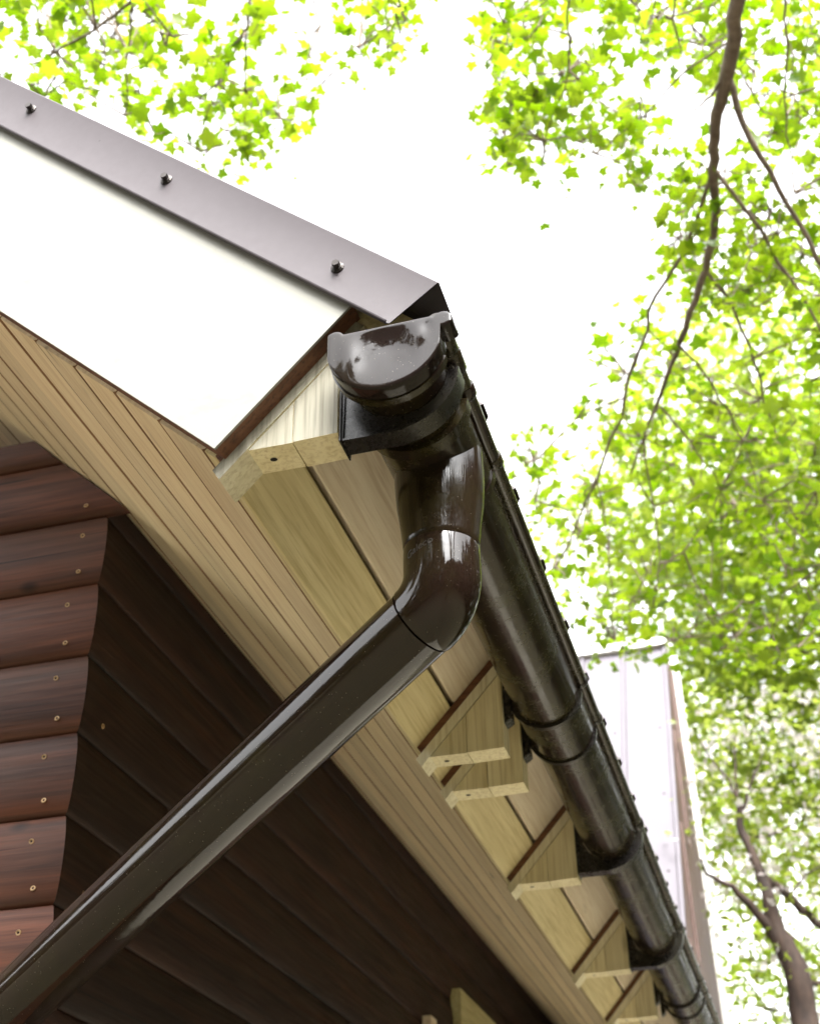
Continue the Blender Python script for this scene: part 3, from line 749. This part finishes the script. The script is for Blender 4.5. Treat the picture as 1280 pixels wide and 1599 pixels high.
leaves.sort(key=lambda l: -l[2] / (l[0] - camp).length if True else 0)
def inframe(p):
    q = Rm.transposed() @ (p - camp); u = 640 + FPX * q.x / -q.z; v = 800 - FPX * q.y / -q.z
    return 0 < u < 1280 and 0 < v < 1599
vis = [l for l in leaves if inframe(l[0])]
single = vis[:300]; ids = set(id(l) for l in single)
P_, F_ = leaf_geo('maple'); lm = bpy.data.meshes.new('leaf'); lm.from_pydata(P_.tolist(), [], F_); lm.materials.append(M['leaf']); lm.shade_smooth()
moff = wloc(maple)
for p, R, s in single:
    o = bpy.data.objects.new('leaf', lm); col.objects.link(o); o.parent = maple
    o.matrix_local = Matrix.Translation(p - moff) @ Matrix(R.tolist()).to_4x4() @ Matrix.Scale(s, 4)
leaf_mass('foliage', [l for l in leaves if id(l) not in ids], 'maple', M['leaf'], maple)

# broadleaf trees standing farther back
def crown_tree(name, label, base, top, blobs, n, size, mat, kind, barkm, rtrunk, limbs=()):
    t = thing(name, label, 'tree', base, 'trees behind the building')
    b = Vector(base); tp = Vector(top)
    limb('trunk', [(b - Vector((0, 0, .1)), rtrunk), (b.lerp(tp, .4), rtrunk * .75), (b.lerp(tp, .75), rtrunk * .45), (tp, rtrunk * .15)], t, barkm, 12)
    for c, r in blobs:
        s = b.lerp(tp, rng.uniform(.35, .8)); c = Vector(c)
        limb('branch', [(s, rtrunk * .32), (s.lerp(c, .5) + Vector((0, 0, .1)), rtrunk * .2), (c, rtrunk * .06)], t, barkm, 7)
    items = []
    tot = sum(r ** 2 for c, r in blobs)
    for c, r in blobs:
        for k in range(int(n * r * r / tot)):
            d = rng.normal(0, 1, 3); d /= np.linalg.norm(d); q = np.array(c) + d * r * rng.uniform(.35, 1.0) ** .6
            items.append((q, rand_rot(.6), rng.uniform(*size)))
    leaf_mass('foliage', items, kind, mat, t); return t
crown_tree('maple_tree', 'yellow-green maple filling the right side behind the near branch', (2.3, 11.2, 0), (1.9, 11.0, 9.0),
           [(at(x, y, d), r) for x, y, d, r in ((1180, 640, 10, 1.1), (1080, 760, 10, .9), (1250, 820, 10.5, 1.2), (1120, 900, 10, .9), (1220, 1000, 10, 1.0), (1060, 960, 11, .8), (1150, 1090, 10.5, .8), (1290, 620, 10, 1.0), (1330, 1000, 10.5, 1.2), (1290, 1150, 10, .9), (1180, 1180, 11, .9), (1110, 1240, 11, .6), (1240, 1270, 11, .7), (1380, 780, 10.5, 1.2), (960, 830, 11, .7))],
           13000, (.05, .09), M['leaf_far'], 'maple', M['bark_maple'], .16)
crown_tree('lime_tree', 'hazy light green tree low behind the blossoming tree', (1.2, 16.0, 0), (1.1, 16.0, 5.6),
           [(at(x, y, d), r) for x, y, d, r in ((1150, 1180, 15, 1.1), (1250, 1280, 15, 1.0), (1120, 1330, 15, .7), (1290, 1420, 15, 1.0), (1130, 1480, 15.5, .7), (1180, 1590, 15, .8), (1330, 1560, 15, 1.0))],
           5200, (.08, .14), M['leaf_far'], 'oval', M['bark_maple'], .14)

# the blossoming fruit tree
DA = 6.6
apple = thing('apple_tree', 'gnarled brown fruit tree with white blossom at lower right', 'tree', (at(1275, 1599, DA).x + .05, at(1275, 1599, DA).y, 0))
def pa(pts): return [(at(x + rng.normal(0, 3), y + rng.normal(0, 3), DA + dd), pxr(w * .68, DA)) for x, y, w, dd in pts]
tb = at(1275, 1599, DA)
limb('trunk', [(Vector((tb.x + .05, tb.y, -.05)), .13), (Vector((tb.x + .03, tb.y, 1.4)), .11)] + pa([(1258, 1590, 58, 0), (1240, 1515, 52, 0), (1215, 1455, 42, 0), (1200, 1400, 26, 0), (1180, 1355, 22, .05), (1160, 1300, 18, .1), (1155, 1255, 13, .1)]), apple, M['bark_apple'], 14)
for b in ([(1218, 1470, 24, 0), (1180, 1425, 20, -.05), (1145, 1385, 13, -.1), (1108, 1368, 8, -.15), (1090, 1345, 4, -.2)],
          [(1190, 1370, 22, .05), (1230, 1395, 20, .1), (1275, 1440, 18, .15), (1330, 1470, 12, .2)],
          [(1240, 1525, 12, 0), (1275, 1538, 12, .1), (1330, 1520, 8, .2)],
          [(1155, 1262, 9, .1), (1140, 1220, 7, .1), (1110, 1180, 4, .1), (1085, 1140, 2, .1)],
          [(1155, 1260, 8, .1), (1152, 1205, 6, .15), (1148, 1150, 3, .2)],
          [(1158, 1262, 8, .1), (1172, 1215, 6, .1), (1195, 1180, 3, .15)],
          [(1165, 1310, 7, .1), (1210, 1305, 6, .2), (1250, 1280, 3, .2), (1280, 1240, 2, .2)],
          [(1240, 1400, 7, .1), (1260, 1370, 5, .2), (1285, 1350, 3, .3)],
          [(1215, 1575, 5, .1), (1170, 1570, 4, .1), (1140, 1555, 2, .1)]):
    limb('branch', pa(b), apple, M['bark_apple'], 9)
items = []; flowers = []
polyE = [(1060, 1090), (1330, 1080), (1340, 1620), (1140, 1620), (1100, 1450), (1075, 1300)]
cnt = 0
while cnt < 300:
    x = rng.uniform(1050, 1400); y = rng.uniform(1080, 1640)
    if not in_poly(x, y, polyE) and x < 1330: continue
    if y > 1420 and rng.random() < .6: continue
    cnt += 1; c = at(x, y, DA + rng.uniform(-.25, 1.1))
    for k in range(6): items.append((np.array(c) + rng.normal(0, .07, 3), rand_rot(.7), rng.uniform(.03, .055)))
    if rng.random() < .75:
        for k in range(5): flowers.append((np.array(c) + rng.normal(0, .045, 3), rand_rot(1.0), rng.uniform(.028, .045)))
leaf_mass('foliage', items, 'oval', M['leaf_apple'], apple)
leaf_mass('blossom', flowers, 'flower', M['petal'], apple)

# ------------------------------------------------------------------ the wood that surrounds the garden
wood_items = []; WV = []; WF = []
for az in np.arange(21, 335, 10.0):
    a = math.radians(az + rng.uniform(-3, 3)); dist = rng.uniform(9, 12); hgt = rng.uniform(8.0, 11.5)
    if 100 < az < 160: hgt = rng.uniform(6.5, 8.5)
    if 160 <= az <= 225: hgt = rng.uniform(8.5, 11.5)
    if az > 225: dist += 11; hgt = rng.uniform(5.5, 8)
    c = np.array((math.sin(a) * dist, math.cos(a) * dist, 0.0))
    V, F = sweep([Vector(c) + Vector((0, 0, -.1)), Vector(c) + Vector((.1, .1, hgt * .5)), Vector(c) + Vector((0, .2, hgt * .9))], [.2, .14, .03], 8); o = len(WV); WV += V; WF += [tuple(i + o for i in f) for f in F]
    for k in range(900):
        z = rng.uniform(.04, 1) * hgt; rr = 2.6 * math.sin(min(1, .25 + z / hgt) * math.pi * .86) + .3; b = rng.uniform(0, 2 * math.pi); q = rr * rng.uniform(.3, 1) ** .5
        wood_items.append((c + np.array((math.cos(b) * q, math.sin(b) * q, z)), rand_rot(.9), rng.uniform(.35, .75)))
wr = thing('woodland', 'belt of trees around the garden', 'trees', (0, 0, 0))
obj('trunks', WV, WF, M['bark_maple'], wr, 60, kind='stuff')
leaf_mass('foliage', wood_items, 'maple', M['leaf_wood'], wr)
wr['kind'] = 'stuff'
